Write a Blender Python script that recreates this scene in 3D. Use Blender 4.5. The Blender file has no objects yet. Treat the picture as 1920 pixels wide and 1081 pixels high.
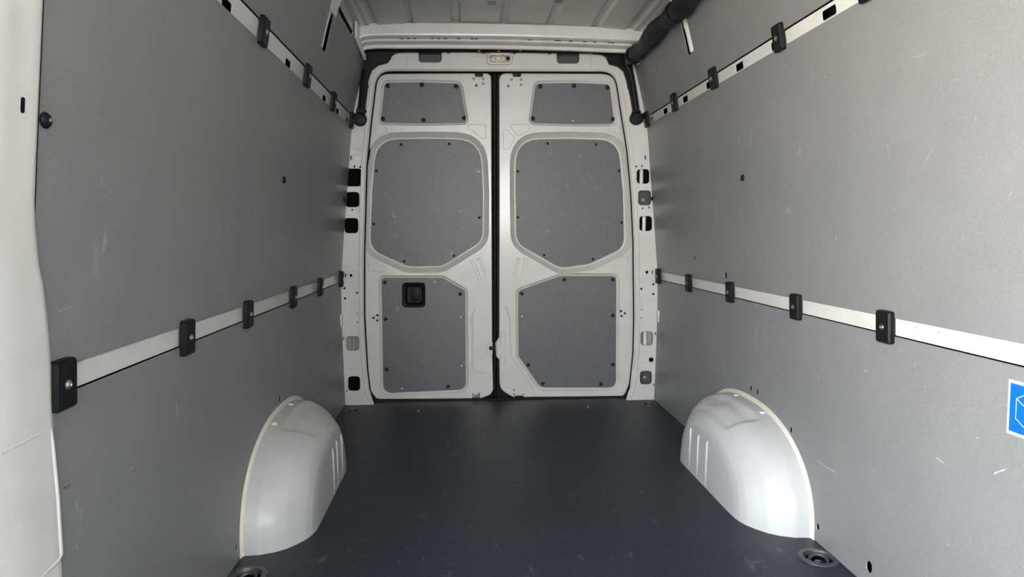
import bpy, bmesh, math, random
from mathutils import Vector, Matrix
from mathutils.geometry import tessellate_polygon
random.seed(4)
S = bpy.context.scene
COL = S.collection

# ------------------------------------------------------------------ camera
F, CX, CY, H = 1290.0, 960.0, 540.5, 0.95
_vy = Vector(((869-CX)/F, -(436-CY)/F, -1)).normalized()
_up = Vector((-.006, 1, 0)); _vz = (_up - _vy*_up.dot(_vy)).normalized(); _vx = _vy.cross(_vz)
A = Matrix((_vx, _vy, _vz))                     # camera vector -> world vector
cam = bpy.data.objects.new('camera', bpy.data.cameras.new('camera')); COL.objects.link(cam)
cam.data.sensor_width = 36; cam.data.lens = F/1920*36; cam.data.clip_start = .02
cam.matrix_world = Matrix.Translation((0, 0, H)) @ A.to_4x4()
S.camera = cam
# ------------------------------------------------------------------ light
W = bpy.data.worlds.new('sky'); S.world = W; W.use_nodes = True
nt = W.node_tree; nt.nodes.clear()
out = nt.nodes.new('ShaderNodeOutputWorld'); bg = nt.nodes.new('ShaderNodeBackground')
tc = nt.nodes.new('ShaderNodeTexCoord'); sp = nt.nodes.new('ShaderNodeSeparateXYZ'); cr = nt.nodes.new('ShaderNodeValToRGB')
nt.links.new(tc.outputs['Generated'], sp.inputs[0]); nt.links.new(sp.outputs['Z'], cr.inputs[0])
cr.color_ramp.elements[0].position = 0.0; cr.color_ramp.elements[0].color = (1.0, .97, .93, 1)
cr.color_ramp.elements[1].position = .8; cr.color_ramp.elements[1].color = (.62, .81, 1.0, 1)
nt.links.new(cr.outputs[0], bg.inputs[0]); bg.inputs[1].default_value = 6.0
nt.links.new(bg.outputs[0], out.inputs[0])
for loc_, rot_, w_, h_ in (((-.80, .33, .94), (math.pi/2, 0, -math.pi/2), 1.26, 1.82), ((.211, -2.18, 1.40), (math.pi/2, 0, 0), 1.60, .90),
                           ((-.77, -1.45, 1.285), (math.pi/2, 0, -math.pi/2), 1.0, .67), ((1.20, -1.45, 1.285), (math.pi/2, 0, math.pi/2), 1.0, .67)):
    pl = bpy.data.lights.new('daylight_portal', 'AREA'); pl.shape = 'RECTANGLE'; pl.size = w_; pl.size_y = h_; pl.cycles.is_portal = True
    po = bpy.data.objects.new('daylight_portal', pl); COL.objects.link(po); po.location = loc_; po.rotation_euler = rot_
sn = bpy.data.lights.new('sun', 'SUN'); sn.energy = 30; sn.angle = .01; sn.color = (1, .93, .84)
so = bpy.data.objects.new('sun', sn); COL.objects.link(so); so.rotation_euler = Vector((-.5, -.12, .86)).to_track_quat('Z', 'Y').to_euler()
S.view_settings.view_transform = 'Standard'; S.view_settings.look = 'None'
S.view_settings.gamma = 1; S.view_settings.use_curve_mapping = False
S.view_settings.exposure = 1.85

# ------------------------------------------------------------------ survey helpers (pixel seen from the camera -> point on a real plane)
def ray(x, y): return A @ Vector(((x-CX)/F, -(y-CY)/F, -1))
def ony(x, y, Y):
    d = ray(x, y); return d*(Y/d.y) + Vector((0, 0, H))
def onz(x, y, z=0):
    d = ray(x, y); return d*((z-H)/d.z) + Vector((0, 0, H))
def onx(x, y, X):
    d = ray(x, y); return d*(X/d.x) + Vector((0, 0, H))
XC = .211
PR = [(-.2, .872), (0, .878), (.45, .888), (.7, .886), (.91, .870), (1.25, .838), (1.53, .813), (1.70, .778), (1.87, .733), (1.95, .70), (2.3, .56)]
def half(z):
    if z <= PR[0][0]: return PR[0][1]
    for i in range(len(PR)-1):
        if z <= PR[i+1][0]:
            (a, p), (b, q) = PR[i], PR[i+1]
            m0 = (q-PR[i-1][1])/(b-PR[i-1][0]) if i else (q-p)/(b-a)
            m1 = (PR[i+2][1]-p)/(PR[i+2][0]-a) if i+2 < len(PR) else (q-p)/(b-a)
            t = (z-a)/(b-a); h = b-a
            return (2*t**3-3*t*t+1)*p+(t**3-2*t*t+t)*h*m0+(-2*t**3+3*t*t)*q+(t**3-t*t)*h*m1
    return PR[-1][1]
def onw(x, y):
    s = 1 if ray(x, y).x > 0 else -1
    X = XC + s*.87
    for i in range(40):
        p = onx(x, y, X); X = .5*X + .5*(XC + s*half(p.z))
    return p

# ------------------------------------------------------------------ materials
def mat(name, col, rough=.5, var=.0, scale=30, bump=.0, bscale=200, metal=0, spec=.5, specks=None, scuffs=None, coat=0):
    m = bpy.data.materials.new(name); m.use_nodes = True; n = m.node_tree; b = n.nodes['Principled BSDF']
    b.inputs['Base Color'].default_value = (*col, 1); b.inputs['Roughness'].default_value = rough
    b.inputs['Metallic'].default_value = metal; b.inputs['Specular IOR Level'].default_value = spec
    b.inputs['Coat Weight'].default_value = coat; b.inputs['Coat Roughness'].default_value = .12
    g = n.nodes.new('ShaderNodeNewGeometry'); src = None
    def noise(sc, det=4, vec=None):
        t = n.nodes.new('ShaderNodeTexNoise'); t.inputs['Scale'].default_value = sc; t.inputs['Detail'].default_value = det
        n.links.new(vec or g.outputs['Position'], t.inputs['Vector']); return t.outputs['Fac']
    def mix(a, bcol, fac):
        x = n.nodes.new('ShaderNodeMix'); x.data_type = 'RGBA'; n.links.new(fac, x.inputs[0])
        if a is None: x.inputs[6].default_value = (*col, 1)
        else: n.links.new(a, x.inputs[6])
        x.inputs[7].default_value = (*bcol, 1); return x.outputs[2]
    def ramp(f, lo, hi, top=1.0):
        r = n.nodes.new('ShaderNodeMapRange'); n.links.new(f, r.inputs[0]); r.inputs[1].default_value = lo; r.inputs[2].default_value = hi
        r.inputs[4].default_value = top; return r.outputs[0]
    if var: src = mix(src, tuple(c*(1-var) for c in col), ramp(noise(scale), .35, .65))
    if specks: src = mix(src, specks[0], ramp(noise(specks[1], 2), specks[2], specks[2]+.04, specks[3]))
    if scuffs:
        for sx, lo, amt in scuffs[1:]:
            mp = n.nodes.new('ShaderNodeMapping'); mp.inputs['Scale'].default_value = sx
            n.links.new(g.outputs['Position'], mp.inputs[0])
            src = mix(src, scuffs[0], ramp(noise(1, 3, mp.outputs[0]), lo, lo+.08, amt))
    if src: n.links.new(src, b.inputs['Base Color'])
    if bump:
        bp = n.nodes.new('ShaderNodeBump'); bp.inputs['Strength'].default_value = bump; bp.inputs['Distance'].default_value = .002
        n.links.new(noise(bscale, 3), bp.inputs['Height']); n.links.new(bp.outputs[0], b.inputs['Normal'])
    return m
M = {}
M['grey'] = mat('grey_lining', (.19, .193, .198), .42, .06, 6, .12, 500, specks=((.27, .275, .28), 330, .55, .35),
                scuffs=((.42, .43, .43), ((12, 12, 5), .72, .25), ((26, 26, 9), .70, .5), ((60, 60, 50), .72, .6)))
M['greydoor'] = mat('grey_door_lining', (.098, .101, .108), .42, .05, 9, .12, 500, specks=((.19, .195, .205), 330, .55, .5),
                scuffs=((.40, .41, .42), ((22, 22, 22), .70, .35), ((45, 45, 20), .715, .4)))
M['white'] = mat('white_paint', (.60, .60, .575), .28, .05, 14, .03, 60, coat=.35)
M['whitegloss'] = mat('white_arch_paint', (.46, .468, .472), .42, .07, 9, .14, 28, coat=.12, specks=((.30, .29, .27), 95, .74, .55))
M['roof'] = mat('roof_primer_paint', (.47, .475, .465), .38, .14, 5, .05, 40)
M['cream'] = mat('cream_sealant', (.66, .63, .55), .5, .08, 40, .1, 90)
M['floor'] = mat('black_phenolic_floor', (.010, .013, .021), .46, .35, 2.5, .3, 500, spec=.38, specks=((.075, .085, .11), 330, .54, .55),
                scuffs=((.13, .14, .16), ((30, 10, 30), .64, .35), ((8, 26, 8), .66, .3), ((90, 90, 90), .69, 1.0)))
M['black'] = mat('black_plastic', (.007, .0078, .0088), .45, .2, 40, .1, 300, spec=.18)
M['rubber'] = mat('black_rubber', (.004, .0045, .005), .6, spec=.25)
M['cupgrey'] = mat('worn_grey_plastic', (.045, .047, .05), .4)
M['dark'] = mat('dark_cavity', (.004, .004, .0045), .9, spec=.1)  # near black, so the shade of holes and gaps sits in the colour
M['shade'] = mat('pocket_shade', (.06, .065, .07), .5)  # recess shade put into the colour
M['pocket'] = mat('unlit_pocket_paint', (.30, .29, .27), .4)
M['steel'] = mat('zinc_steel', (.55, .55, .54), .3, metal=1)
M['greyplate'] = mat('grey_latch_metal', (.20, .21, .22), .4, metal=.6)
M['lens'] = mat('lamp_lens', (.72, .66, .62), .12, spec=.8, coat=1)
M['lensin'] = mat('lamp_reflector', (.36, .29, .26), .2, metal=.7)
M['blue'] = mat('sticker_blue', (.004, .105, .42), .35)
M['stickerwhite'] = mat('sticker_white', (.80, .82, .82), .4)
M['ground'] = mat('concrete_ground', (.47, .41, .34), .9, .2, 3)

# ------------------------------------------------------------------ mesh helpers
def finish(bm, smooth=math.radians(38)):
    bmesh.ops.recalc_face_normals(bm, faces=bm.faces)
    for f in bm.faces: f.smooth = True
    for e in bm.edges:
        e.smooth = len(e.link_faces) == 2 and e.calc_face_angle(3.2) < smooth
def mk(name, bm, m, parent=None, kind=None, label=None, cat=None, group=None, smooth=38, base=False, mats=None):
    """link a bmesh given in world coordinates as one object whose origin sits at its own centre"""
    finish(bm, math.radians(smooth))
    cs = [v.co for v in bm.verts]
    lo = Vector([min(c[i] for c in cs) for i in range(3)]); hi = Vector([max(c[i] for c in cs) for i in range(3)])
    o0 = (lo+hi)/2
    if parent is None: o0.z = lo.z
    bmesh.ops.translate(bm, verts=bm.verts, vec=-o0)
    me = bpy.data.meshes.new(name); bm.to_mesh(me); bm.free()
    for q in (mats or [m]): me.materials.append(q)
    o = bpy.data.objects.new(name, me); COL.objects.link(o)
    if parent:
        o.parent = parent; o.location = o0 - wloc(parent)
    else: o.location = o0
    tag(o, label, cat, group, kind); return o
def wloc(o):
    l = o.location.copy()
    while o.parent: o = o.parent; l += o.location
    return l
def tag(o, label=None, cat=None, group=None, kind=None):
    if kind: o['kind'] = kind
    if label: o['label'] = label
    if cat: o['category'] = cat
    if group: o['group'] = group
def empty(name, loc, label, cat, group=None, rot=(0, 0, 0)):
    o = bpy.data.objects.new(name, None); COL.objects.link(o); o.location = loc; o.rotation_euler = rot
    o.empty_display_size = .05; tag(o, label, cat, group); return o
def place(src_mesh, name, parent, world, rot=(0, 0, 0), label=None):
    o = bpy.data.objects.new(name, src_mesh); COL.objects.link(o); o.parent = parent
    o.location = Vector(world)-wloc(parent) if parent else world; o.rotation_euler = rot
    if label: o['label'] = label
    return o
def area(P): return sum(P[i][0]*P[(i+1) % len(P)][1]-P[(i+1) % len(P)][0]*P[i][1] for i in range(len(P)))/2
def ccw(P): return list(P) if area(P) > 0 else list(P)[::-1]
def rpoly(C, n=6):
    """C: (x, y[, r]) corners -> dense rounded outline"""
    out = []; N = len(C)
    for i in range(N):
        p = Vector(C[i][:2]); r = C[i][2] if len(C[i]) > 2 else 0
        a = Vector(C[i-1][:2])-p; b = Vector(C[(i+1) % N][:2])-p
        if r <= 0: out.append(tuple(p)); continue
        la, lb = a.length, b.length; a.normalize(); b.normalize()
        ang = a.angle(b); d = r/math.tan(ang/2); d = min(d, la*.48, lb*.48)
        p0, p1 = p+a*d, p+b*d
        for k in range(n+1):
            t = k/n; out.append(tuple(p0*(1-t)**2+p*2*t*(1-t)+p1*t*t))
    return out
def offs(P, d):
    """offset an outline outwards by d (either winding)"""
    P = list(P); s = 1 if area(P) > 0 else -1; N = len(P); out = []
    for i in range(N):
        a = Vector(P[i])-Vector(P[i-1]); b = Vector(P[(i+1) % N])-Vector(P[i])
        if a.length < 1e-9: a = b
        if b.length < 1e-9: b = a
        na = Vector((a.y, -a.x)).normalized(); nb = Vector((b.y, -b.x)).normalized(); n = (na+nb)
        n = n.normalized() if n.length > 1e-6 else na
        k = 1/max(.5, n.dot(na)); out.append((P[i][0]+n.x*d*s*k, P[i][1]+n.y*d*s*k))
    return out
def circ(x, y, r, n=12, ry=None): return [(x+r*math.cos(2*math.pi*k/n), y+(ry or r)*math.sin(2*math.pi*k/n)) for k in range(n)]
def rrect(x0, y0, x1, y1, r, n=4): return rpoly([(x0, y0, r), (x1, y0, r), (x1, y1, r), (x0, y1, r)], n)
def plate(outer, holes, t, bev=.001, fn=lambda u, v, w: (u, v, w), cuts=(), cutu=()):
    """a sheet with real holes and softened edges; w runs 0 (back) .. t (front)"""
    bm = bmesh.new(); L = [ccw(outer)]+[ccw(h)[::-1] for h in holes]
    ins = []
    for k, l in enumerate(L): ins.append(offs(l, -bev if k == 0 else bev))
    def ring(l, w): return [bm.verts.new((p[0], p[1], w)) for p in l]
    fr = [ring(l, t) for l in ins]; sd = [ring(l, t-bev) for l in L]; bk = [ring(l, 0) for l in L]
    for rs in ((fr, sd), (sd, bk)):
        for a, b in zip(*rs):
            for i in range(len(a)):
                j = (i+1) % len(a)
                bm.faces.new((a[i], a[j], b[j], b[i]))
    for rs, src in ((fr, ins), (bk, L)):
        flat = [v for r in rs for v in r]
        for tri in tessellate_polygon([[Vector((p[0], p[1], 0)) for p in l] for l in src]):
            try: bm.faces.new([flat[i] for i in tri])
            except ValueError: pass
    for c in cuts: bmesh.ops.bisect_plane(bm, geom=bm.verts[:]+bm.edges[:]+bm.faces[:], plane_co=(0, c, 0), plane_no=(0, 1, 0))
    for c in cutu: bmesh.ops.bisect_plane(bm, geom=bm.verts[:]+bm.edges[:]+bm.faces[:], plane_co=(c, 0, 0), plane_no=(1, 0, 0))
    for v in bm.verts: v.co = fn(*v.co)
    return bm
def loft(rings, close=True, cap0=False, cap1=False, bm=None):
    bm = bm or bmesh.new(); R = [[bm.verts.new(p) for p in r] for r in rings]; n = len(R[0])
    for a, b in zip(R, R[1:]):
        for i in range(n if close else n-1):
            j = (i+1) % n; bm.faces.new((a[i], a[j], b[j], b[i]))
    if cap0: bm.faces.new(R[0][::-1])
    if cap1: bm.faces.new(R[-1])
    return bm
def tube(pts, r, n=8, closed=False, bm=None, cap=True):
    pts = [Vector(p) for p in pts]; N = len(pts); rs = r if isinstance(r, (list, tuple)) else [r]*N
    rings = []; up = None
    for i in range(N):
        a = pts[i-1] if (i or closed) else pts[i]; b = pts[(i+1) % N] if (i < N-1 or closed) else pts[i]
        t = (b-a).normalized()
        if up is None: up = t.cross(Vector((0, 0, 1))) if abs(t.z) < .9 else t.cross(Vector((1, 0, 0)))
        up = (up-t*up.dot(t)).normalized(); v = t.cross(up)
        rings.append([pts[i]+(up*math.cos(2*math.pi*k/n)+v*math.sin(2*math.pi*k/n))*rs[i] for k in range(n)])
    if closed: rings.append(rings[0])
    bm = loft(rings, True, cap and not closed, cap and not closed, bm)
    if closed: bmesh.ops.remove_doubles(bm, verts=bm.verts, dist=1e-6)
    return bm
def lathe(prof, n=16, axis='z', c=(0, 0, 0), bm=None):
    """prof: (radius, height) along axis; closed by end caps"""
    def P(r, h, k):
        a = 2*math.pi*k/n; u, v = r*math.cos(a), r*math.sin(a)
        q = {'z': (u, v, h), 'y': (u, -h, v), 'x': (h, u, v)}[axis]
        return (q[0]+c[0], q[1]+c[1], q[2]+c[2])
    return loft([[P(r, h, k) for k in range(n)] for r, h in prof], True, True, True, bm)
def box(x0, y0, z0, x1, y1, z1, bev=0, bm=None):
    b2 = bmesh.new(); bmesh.ops.create_cube(b2, size=1)
    for v in b2.verts: v.co = Vector(((x0+x1)/2+v.co.x*(x1-x0), (y0+y1)/2+v.co.y*(y1-y0), (z0+z1)/2+v.co.z*(z1-z0)))
    if bev: bmesh.ops.bevel(b2, geom=b2.edges[:], offset=bev, segments=2, affect='EDGES', profile=.5)
    if bm is None: return b2
    me = bpy.data.meshes.new('t'); b2.to_mesh(me); b2.free(); bm.from_mesh(me); bpy.data.meshes.remove(me); return bm
def shared(bm, name, m, smooth=38):
    finish(bm, math.radians(smooth)); me = bpy.data.meshes.new(name); bm.to_mesh(me); bm.free(); me.materials.append(m); return me
def pxy(P, Y): return [(q.x, q.z) for q in (ony(p[0], p[1], Y) for p in P)]

# ================================================================== SETTING
YR, YD = 3.80, 3.88           # rear frame plane, rear door plane
# ---- outside ground
mk('ground', box(-14, -12, -.62, 14, 14, -.60), M['ground'], kind='structure', label='pale concrete ground outside the side door')
# ---- floor
cups = [(1.034, 1.88, .058), (-.607, 1.885, .058), (-.595, 3.668, .044), (1.022, 3.695, .044), (.67, 3.645, .030), (-.244, 3.632, .030)]
fl = plate([(XC-.90, -2.1), (XC+.90, -2.1), (XC+.90, 3.96), (XC-.90, 3.96)], [circ(x, y, r*.74, 20) for x, y, r in cups],
           .02, .001, lambda u, v, w: (u, v, w-.02))
floor = mk('floor', fl, M['floor'], kind='structure', label='black scuffed plywood load floor of the van')
mk('underfloor', box(XC-.95, -2.15, -.10, XC+.95, 3.99, -.06), M['dark'], parent=floor)
# ---- walls
ZL0, ZL1, ZU0, ZU1 = .683, .727, 1.516, 1.571
def wall_map(s, off=0): return lambda u, v, w: (XC+s*(half(v)-w+off), u, v)
CUTS = [i*.05 for i in range(0, 40)]
hole_px = {-1: [(520, 748, .012), (512, 755, .008), (557, 743, .006), (470, 830, .006), (437, 1025, .007), (655, 108, .006), (604, 25, .010)],
           1: [(1358, 727, .006), (1412, 727, .009), (1424, 734, .009), (1488, 805, .008), (1539, 987, .008), (1636, 1062, .013), (1365, 516, .012),
               (1306, 483, .009), (1296, 43, .011), (1222, 111, .007), (1233, 622, .005), (1234, 671, .006)]}
# narrow slot in each upper panel through which the roof bow end shows
slot_yz = {-1: (2.855, 2.94, 1.685, 1.845), 1: (2.918, 2.992, 1.715, 1.872)}
def lining(s, z0, z1, y0, y1, parent):
    holes = []
    for x, y, r in hole_px[s]:
        p = onw(x, y)
        if z0+.02 < p.z < z1-.015 and y0+.02 < p.y < y1-.012: holes.append(circ(p.y, p.z, r, 10, r*1.25))
    if z1 > 1.8: holes.append(rrect(slot_yz[s][0], slot_yz[s][2], slot_yz[s][1], slot_yz[s][3], .016, 5))
    notch = None
    bm = plate(rrect(y0, z0, y1, z1, .006, 2), holes, .003, .0012, wall_map(s, -.007), CUTS)
    return mk('lining_panel', bm, M['grey'], parent)
rail_slots = {-1: [1.848, 2.174, 2.461, 2.768, 3.079, 3.391, 3.66], 1: [1.895, 2.222, 2.517, 2.831, 3.138, 3.448, 3.713]}
def side(s, name, y0, lab):
    # outer body skin, light tight behind the lining
    rings = []
    for z in [-.15]+[i*.1 for i in range(0, 23)]:
        h = half(z) if z < 2.0 else half(1.99)
        rings.append([(XC+s*(h+.075), y0, z), (XC+s*(h+.075), 3.99, z), (XC+s*(h+.085), 3.99, z), (XC+s*(h+.085), y0, z)])
    w = mk(name, loft(rings, True, True, True), M['pocket'], kind='structure', label=lab)
    dz = .006 if s > 0 else 0; du = .024 if s > 0 else 0
    for (a, b) in ((.0, ZL0+dz), (ZL1+dz, ZU0+du), (ZU1+du*.5, 1.868 if s < 0 else 1.885)):
        yy = [y0, 3.797] if s < 0 else [y0, 3.797]
        lining(s, a+.001, b-.0015, yy[0], yy[1], w)
    for (a, b, sl) in ((ZL0+dz+.0015, ZL1+dz+.01, []), (ZU0+du-.01, ZU1+du*.5-.003, rail_slots[s])):
        holes = []
        for i, y in enumerate(sl):
            zc = 1.530 if s < 0 else 1.560
            wd = .072 if i == 0 else .066
            holes.append(rrect(y-wd/2, zc-.016, y+wd/2, zc+.010, .007, 3))
        if not sl: holes = [circ(y, (a+b)/2+.004, .0022, 6) for y in (1.5, 1.58, 1.98, 2.38, 2.46, 2.9, 3.4)]
        mk('load_rail', plate([(y0, a), (3.797, a), (3.797, b), (y0, b)], holes, .0015, .0003, wall_map(s, -.0045), CUTS), M['white'], w)
    # near-black sheet behind slots and screw holes; their shade is in its colour
    mk('cavity_shade_sheet', plate([(y0, -.02), (3.83, -.02), (3.83, 1.90), (y0, 1.90)], [], .003, .0005, wall_map(s, .03), CUTS), M['dark'], w)
    return w
wl = side(-1, 'wall_left', 1.02, 'grey lined left side wall of the load bay')
wr = side(1, 'wall_right', -.8, 'grey lined right side wall of the load bay')
# unseen cab walls; their window openings are added to light the bay
for s_, y1_, nm in ((-1, -.28, 'wall_left_cab'), (1, -.8, 'wall_right_cab')):
    mk(nm, plate([(-2.1, -.1), (y1_, -.1), (y1_, 2.1), (-2.1, 2.1)], [rrect(-1.95, .95, -.95, 1.62, .08)], .06, .003, lambda u, v, w: (XC+s_*(.96-w), u, v)), M['pocket'], kind='structure', label='unseen cab side wall with a window opening added for light')
mk('trim_6', box(XC-.97, -.28, 1.84, XC-.76, 1.02, 2.1), M['white'], kind='structure', label='white header above the sliding door opening')
mk('wall_front', plate([(XC-.97, -.1), (XC+.97, -.1), (XC+.97, 2.1), (XC-.97, 2.1)], [rrect(XC-.80, .95, XC+.80, 1.85, .08)], .06, .003, lambda u, v, w: (u, -2.16+w, v)), M['pocket'], kind='structure', label='unseen cab front with a windscreen opening added for light')
# roof bow ends inside the slots
for s in (-1, 1):
    a, b, c, d = slot_yz[s]; w = wl if s < 0 else wr
    pts = [(XC+s*(half(z)+.004), a+(b-a)*(.62 if s > 0 else .30), z) for z in (c+.008, (c+d)/2, d+.03)]
    mk('roof_bow_end', tube(pts, .013, 8), M['white'], w)
# grey door-panel marks: small damage chips along the right lower rail
for (x0, x1, y) in ((1310, 1326, 541), (1446, 1464, 578), (1570, 1592, 606), (1838, 1852, 669), (1426, 1430, 568)):
    bm = bmesh.new()
    for k in range(5):
        x = x0+(x1-x0)*k/4; p = onw(x, y+(x-x0)*.2)
        box(p.x-.003, p.y-.006, p.z-.003-random.random()*.003, p.x+.0005, p.y+.006, p.z+.003, bm=bm)
    mk('edge_chip', bm, M['dark'], wr)

# knocks and scratches in the lining: shallow raised burrs of torn surface
M['scratch'] = mat('torn_lining_surface', (.36, .37, .37), .7)
def scratch(pts, wd, m, n=7):
    P = []
    for (x0, y0), (x1, y1) in zip(pts, pts[1:]):
        for k in range(n): P.append((x0+(x1-x0)*k/n+random.uniform(-.7, .7), y0+(y1-y0)*k/n+random.uniform(-.7, .7)))
    P.append(pts[-1]); Q = [onw(*p) for p in P]; s_ = 1 if Q[0].x > XC else -1
    Q = [Vector((XC+s_*(half(q.z)-.0100), q.y, q.z)) for q in Q]
    rr = [wd*random.uniform(.35, 1)*(0.3 if i in (0, len(Q)-1) else 1) for i in range(len(Q))]
    bm = tube(Q, rr, 5)
    for v in bm.verts:
        t = XC+s_*(half(v.co.z)-.0100); v.co.x = t+(v.co.x-t)*.3
    mk('scratch', bm, M[m], wr if s_ > 0 else wl)
for pts, wd, m in (([(1540, 862), (1556, 876), (1580, 888)], .0022, 'scratch'), ([(1762, 856), (1780, 869)], .002, 'scratch'), ([(1437, 615), (1441, 636), (1447, 657)], .002, 'scratch'),
                   ([(1358, 675), (1362, 702)], .0018, 'scratch'), ([(1397, 480), (1403, 505)], .0012, 'scratch'), ([(1539, 700), (1540, 714)], .0025, 'scratch'), ([(1671, 268), (1675, 298)], .0008, 'scratch'),
                   ([(1758, 274), (1750, 292), (1740, 305)], .0008, 'scratch'), ([(1718, 108), (1738, 104), (1744, 96)], .0008, 'scratch'), ([(1400, 700), (1404, 722)], .0012, 'scratch'),
                   ([(1682, 385), (1684, 398)], .0009, 'scratch'), ([(1872, 888), (1895, 878)], .0022, 'scratch'), ([(1640, 246), (1641, 250)], .0016, 'scratch'),
                   ([(322, 757), (325, 785)], .0022, 'scratch'), ([(228, 888), (238, 873)], .0018, 'scratch'), ([(96, 584), (122, 574)], .0010, 'scratch'), ([(104, 918), (122, 907)], .0007, 'dark'),
                   ([(446, 712), (450, 720)], .0012, 'scratch'), ([(361, 775), (372, 770)], .0012, 'scratch'), ([(1610, 642), (1640, 648)], .0009, 'scratch')):
    scratch(pts, wd, m)

# ---- rear frame (wall_back)
open_px = rpoly([(704, 130, 34), (691, 240, 60), (684, 311, 80), (679.5, 477, 80), (679.5, 591, 60), (685, 690, 30), (690, 733, 12), (706, 760, 8),
                 (1170, 752, 6), (1184, 730, 20), (1191, 660, 30), (1192.5, 600, 60), (1191, 450, 80), (1187, 366, 80), (1180, 285, 60), (1169, 215, 40), (1156, 131, 34)], 8)
opening = pxy(open_px, YR)
fo = [(XC-half(z)-.03, z) for z in [i*.1 for i in range(0, 20)]]; fo.append((XC-.72, 1.98)); fo.append((XC+.72, 1.98))
fo += [(XC+half(z)+.03, z) for z in [i*.1 for i in range(19, -1, -1)]]
op2 = [(x, z if z > .03 else -.05) for x, z in opening]; opening = op2
fo = [(x, z if z > .01 else -.08) for x, z in fo]
big = []
for (x0, y0, x1, y1) in ((648, 316, 678, 349), (648, 360, 673.6, 388), (646, 408.7, 671.6, 436.7), (649, 630, 673.6, 657), (652.7, 705, 675, 732),
                         (1194, 317, 1217.5, 344), (1196.7, 357, 1220.6, 384.6), (1199, 405, 1222.5, 432.6), (1201, 621, 1224, 647), (1200, 695, 1222, 720)):
    big.append(pxy(rrect(x0, y0, x1, y1, 7), YR))
notch = [pxy(rrect(785, 88, 828, 117, 7), YR), pxy(rrect(1044, 90, 1086, 119, 7), YR)]
small = []
for x, y, w_, h_ in ((658, 516, 5, 6), (648, 516, 2, 7), (646, 540, 4, 4), (669.4, 548.6, 4, 4), (647, 559, 4, 4), (1213, 510, 5, 6), (1223, 510, 2, 7),
                     (1225, 532.5, 4, 4), (1202.5, 541, 4, 4), (1225, 551, 4, 4), (1221, 674, 9, 9), (664.4, 312, 3.4, 4), (675.5, 313, 3.4, 4), (658, 296, 2.4, 9),
                     (647, 392, 3, 3), (660.5, 393, 3, 3), (1193, 312, 3, 4), (1203.6, 311, 3, 4), (1210, 295, 2.4, 9), (1204.5, 390, 3, 3), (1217, 389, 3, 3),
                     (670, 588, 2, 2.6), (675.5, 587.5, 2, 2.6), (670, 604, 2, 2.6), (675.5, 604, 2, 2.6), (1196.5, 579.5, 2, 2.6), (1203, 580, 2, 2.6),
                     (1197, 595, 2, 2.6), (1203, 596, 2, 2.6), (644, 634, 1.8, 7), (650, 732, 1.8, 6), (1229, 625, 2, 6), (1225.5, 721, 1.8, 6)):
    small.append(pxy(circ(x, y, w_/2, 10, h_/2), YR))
fb = plate(fo, [op2]+big+notch+small, .006, .002, lambda u, v, w: (u, YR+.004-w, v))
wb = mk('wall_back', fb, M['white'], kind='structure', label='white pressed steel frame around the rear doors')
low = lambda P: [(x, z if z > .03 else -.05) for x, z in P]
sealo = pxy(offs(open_px, -4.5), YR+.075)
mk('door_jamb', loft([[(x, YR+.006, z) for x, z in offs(opening, .001)], [(x, YR+.012, z) for x, z in offs(opening, -.006)],
                      [(x, YR+.06, z) for x, z in low(pxy(offs(open_px, -1.5), YR+.06))], [(x, YR+.10, z) for x, z in low(pxy(offs(open_px, -1.5), YR+.10))]]), M['white'], wb)
mk('door_seal', tube([(x, YR+.068, z) for x, z in [(x, z if z > .02 else .002) for x, z in pxy(offs(open_px, -3.2), YR+.068)]], .007, 8, True), M['rubber'], wb)
# pockets behind the frame holes; their shade is put into darker colours
mk('dark_backing', box(XC-.98, YR+.135, -.1, XC+.98, YR+.15, 2.1), M['rubber'], wb)  # black sheet added behind the gaps so they show dark
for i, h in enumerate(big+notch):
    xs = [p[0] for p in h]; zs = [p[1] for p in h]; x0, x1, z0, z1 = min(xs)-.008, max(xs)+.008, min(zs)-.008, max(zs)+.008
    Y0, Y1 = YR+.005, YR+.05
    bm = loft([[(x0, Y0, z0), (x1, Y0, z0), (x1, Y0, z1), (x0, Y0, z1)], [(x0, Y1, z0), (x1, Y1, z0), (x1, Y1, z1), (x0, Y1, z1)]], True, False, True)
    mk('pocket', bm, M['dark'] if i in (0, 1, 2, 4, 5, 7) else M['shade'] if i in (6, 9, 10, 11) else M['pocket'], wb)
    if i in (3, 5, 7, 8):
        xm = (x0+x1)/2
        mk('inner_bracket', tube([(xm, Y1-.012, z0), (xm, Y1-.012, z1)], .011, 8), M['white'] if i != 3 else M['pocket'], wb)
    if i in (6, 9):
        xm, zm = (x0+x1)/2, (z0+z1)/2
        mk('inner_bolt', lathe([(.012, 0), (.012, .006), (.006, .008), (.005, .014)], 10, 'y', (xm+.008, Y1-.004, zm-.01)), M['greyplate'], wb)
def bead(pts, Y, r, parent, closed=True, m='white', name='pressed_bead', flat=.9):
    """a thin raised pressing line in a sheet panel lying in the plane y=Y"""
    P = [(q.x, Y, q.z) for q in (ony(x, y, Y) for x, y in pts)]
    bm = tube(P, r, 6, closed)
    for v in bm.verts: v.co.y = Y+(v.co.y-Y)*flat
    return mk(name, bm, M[m], parent, smooth=80)
fz = YR-.002
bead(offs(open_px, 5.5)[2:-2], fz, .005, wb, False)
for pts in ([(654, 291), (664, 291), (664, 300), (654, 300)], [(1206, 290), (1214, 290), (1214, 300), (1206, 300)]):
    bead(rpoly([(*p, 3) for p in pts], 3), fz, .0018, wb)
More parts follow.
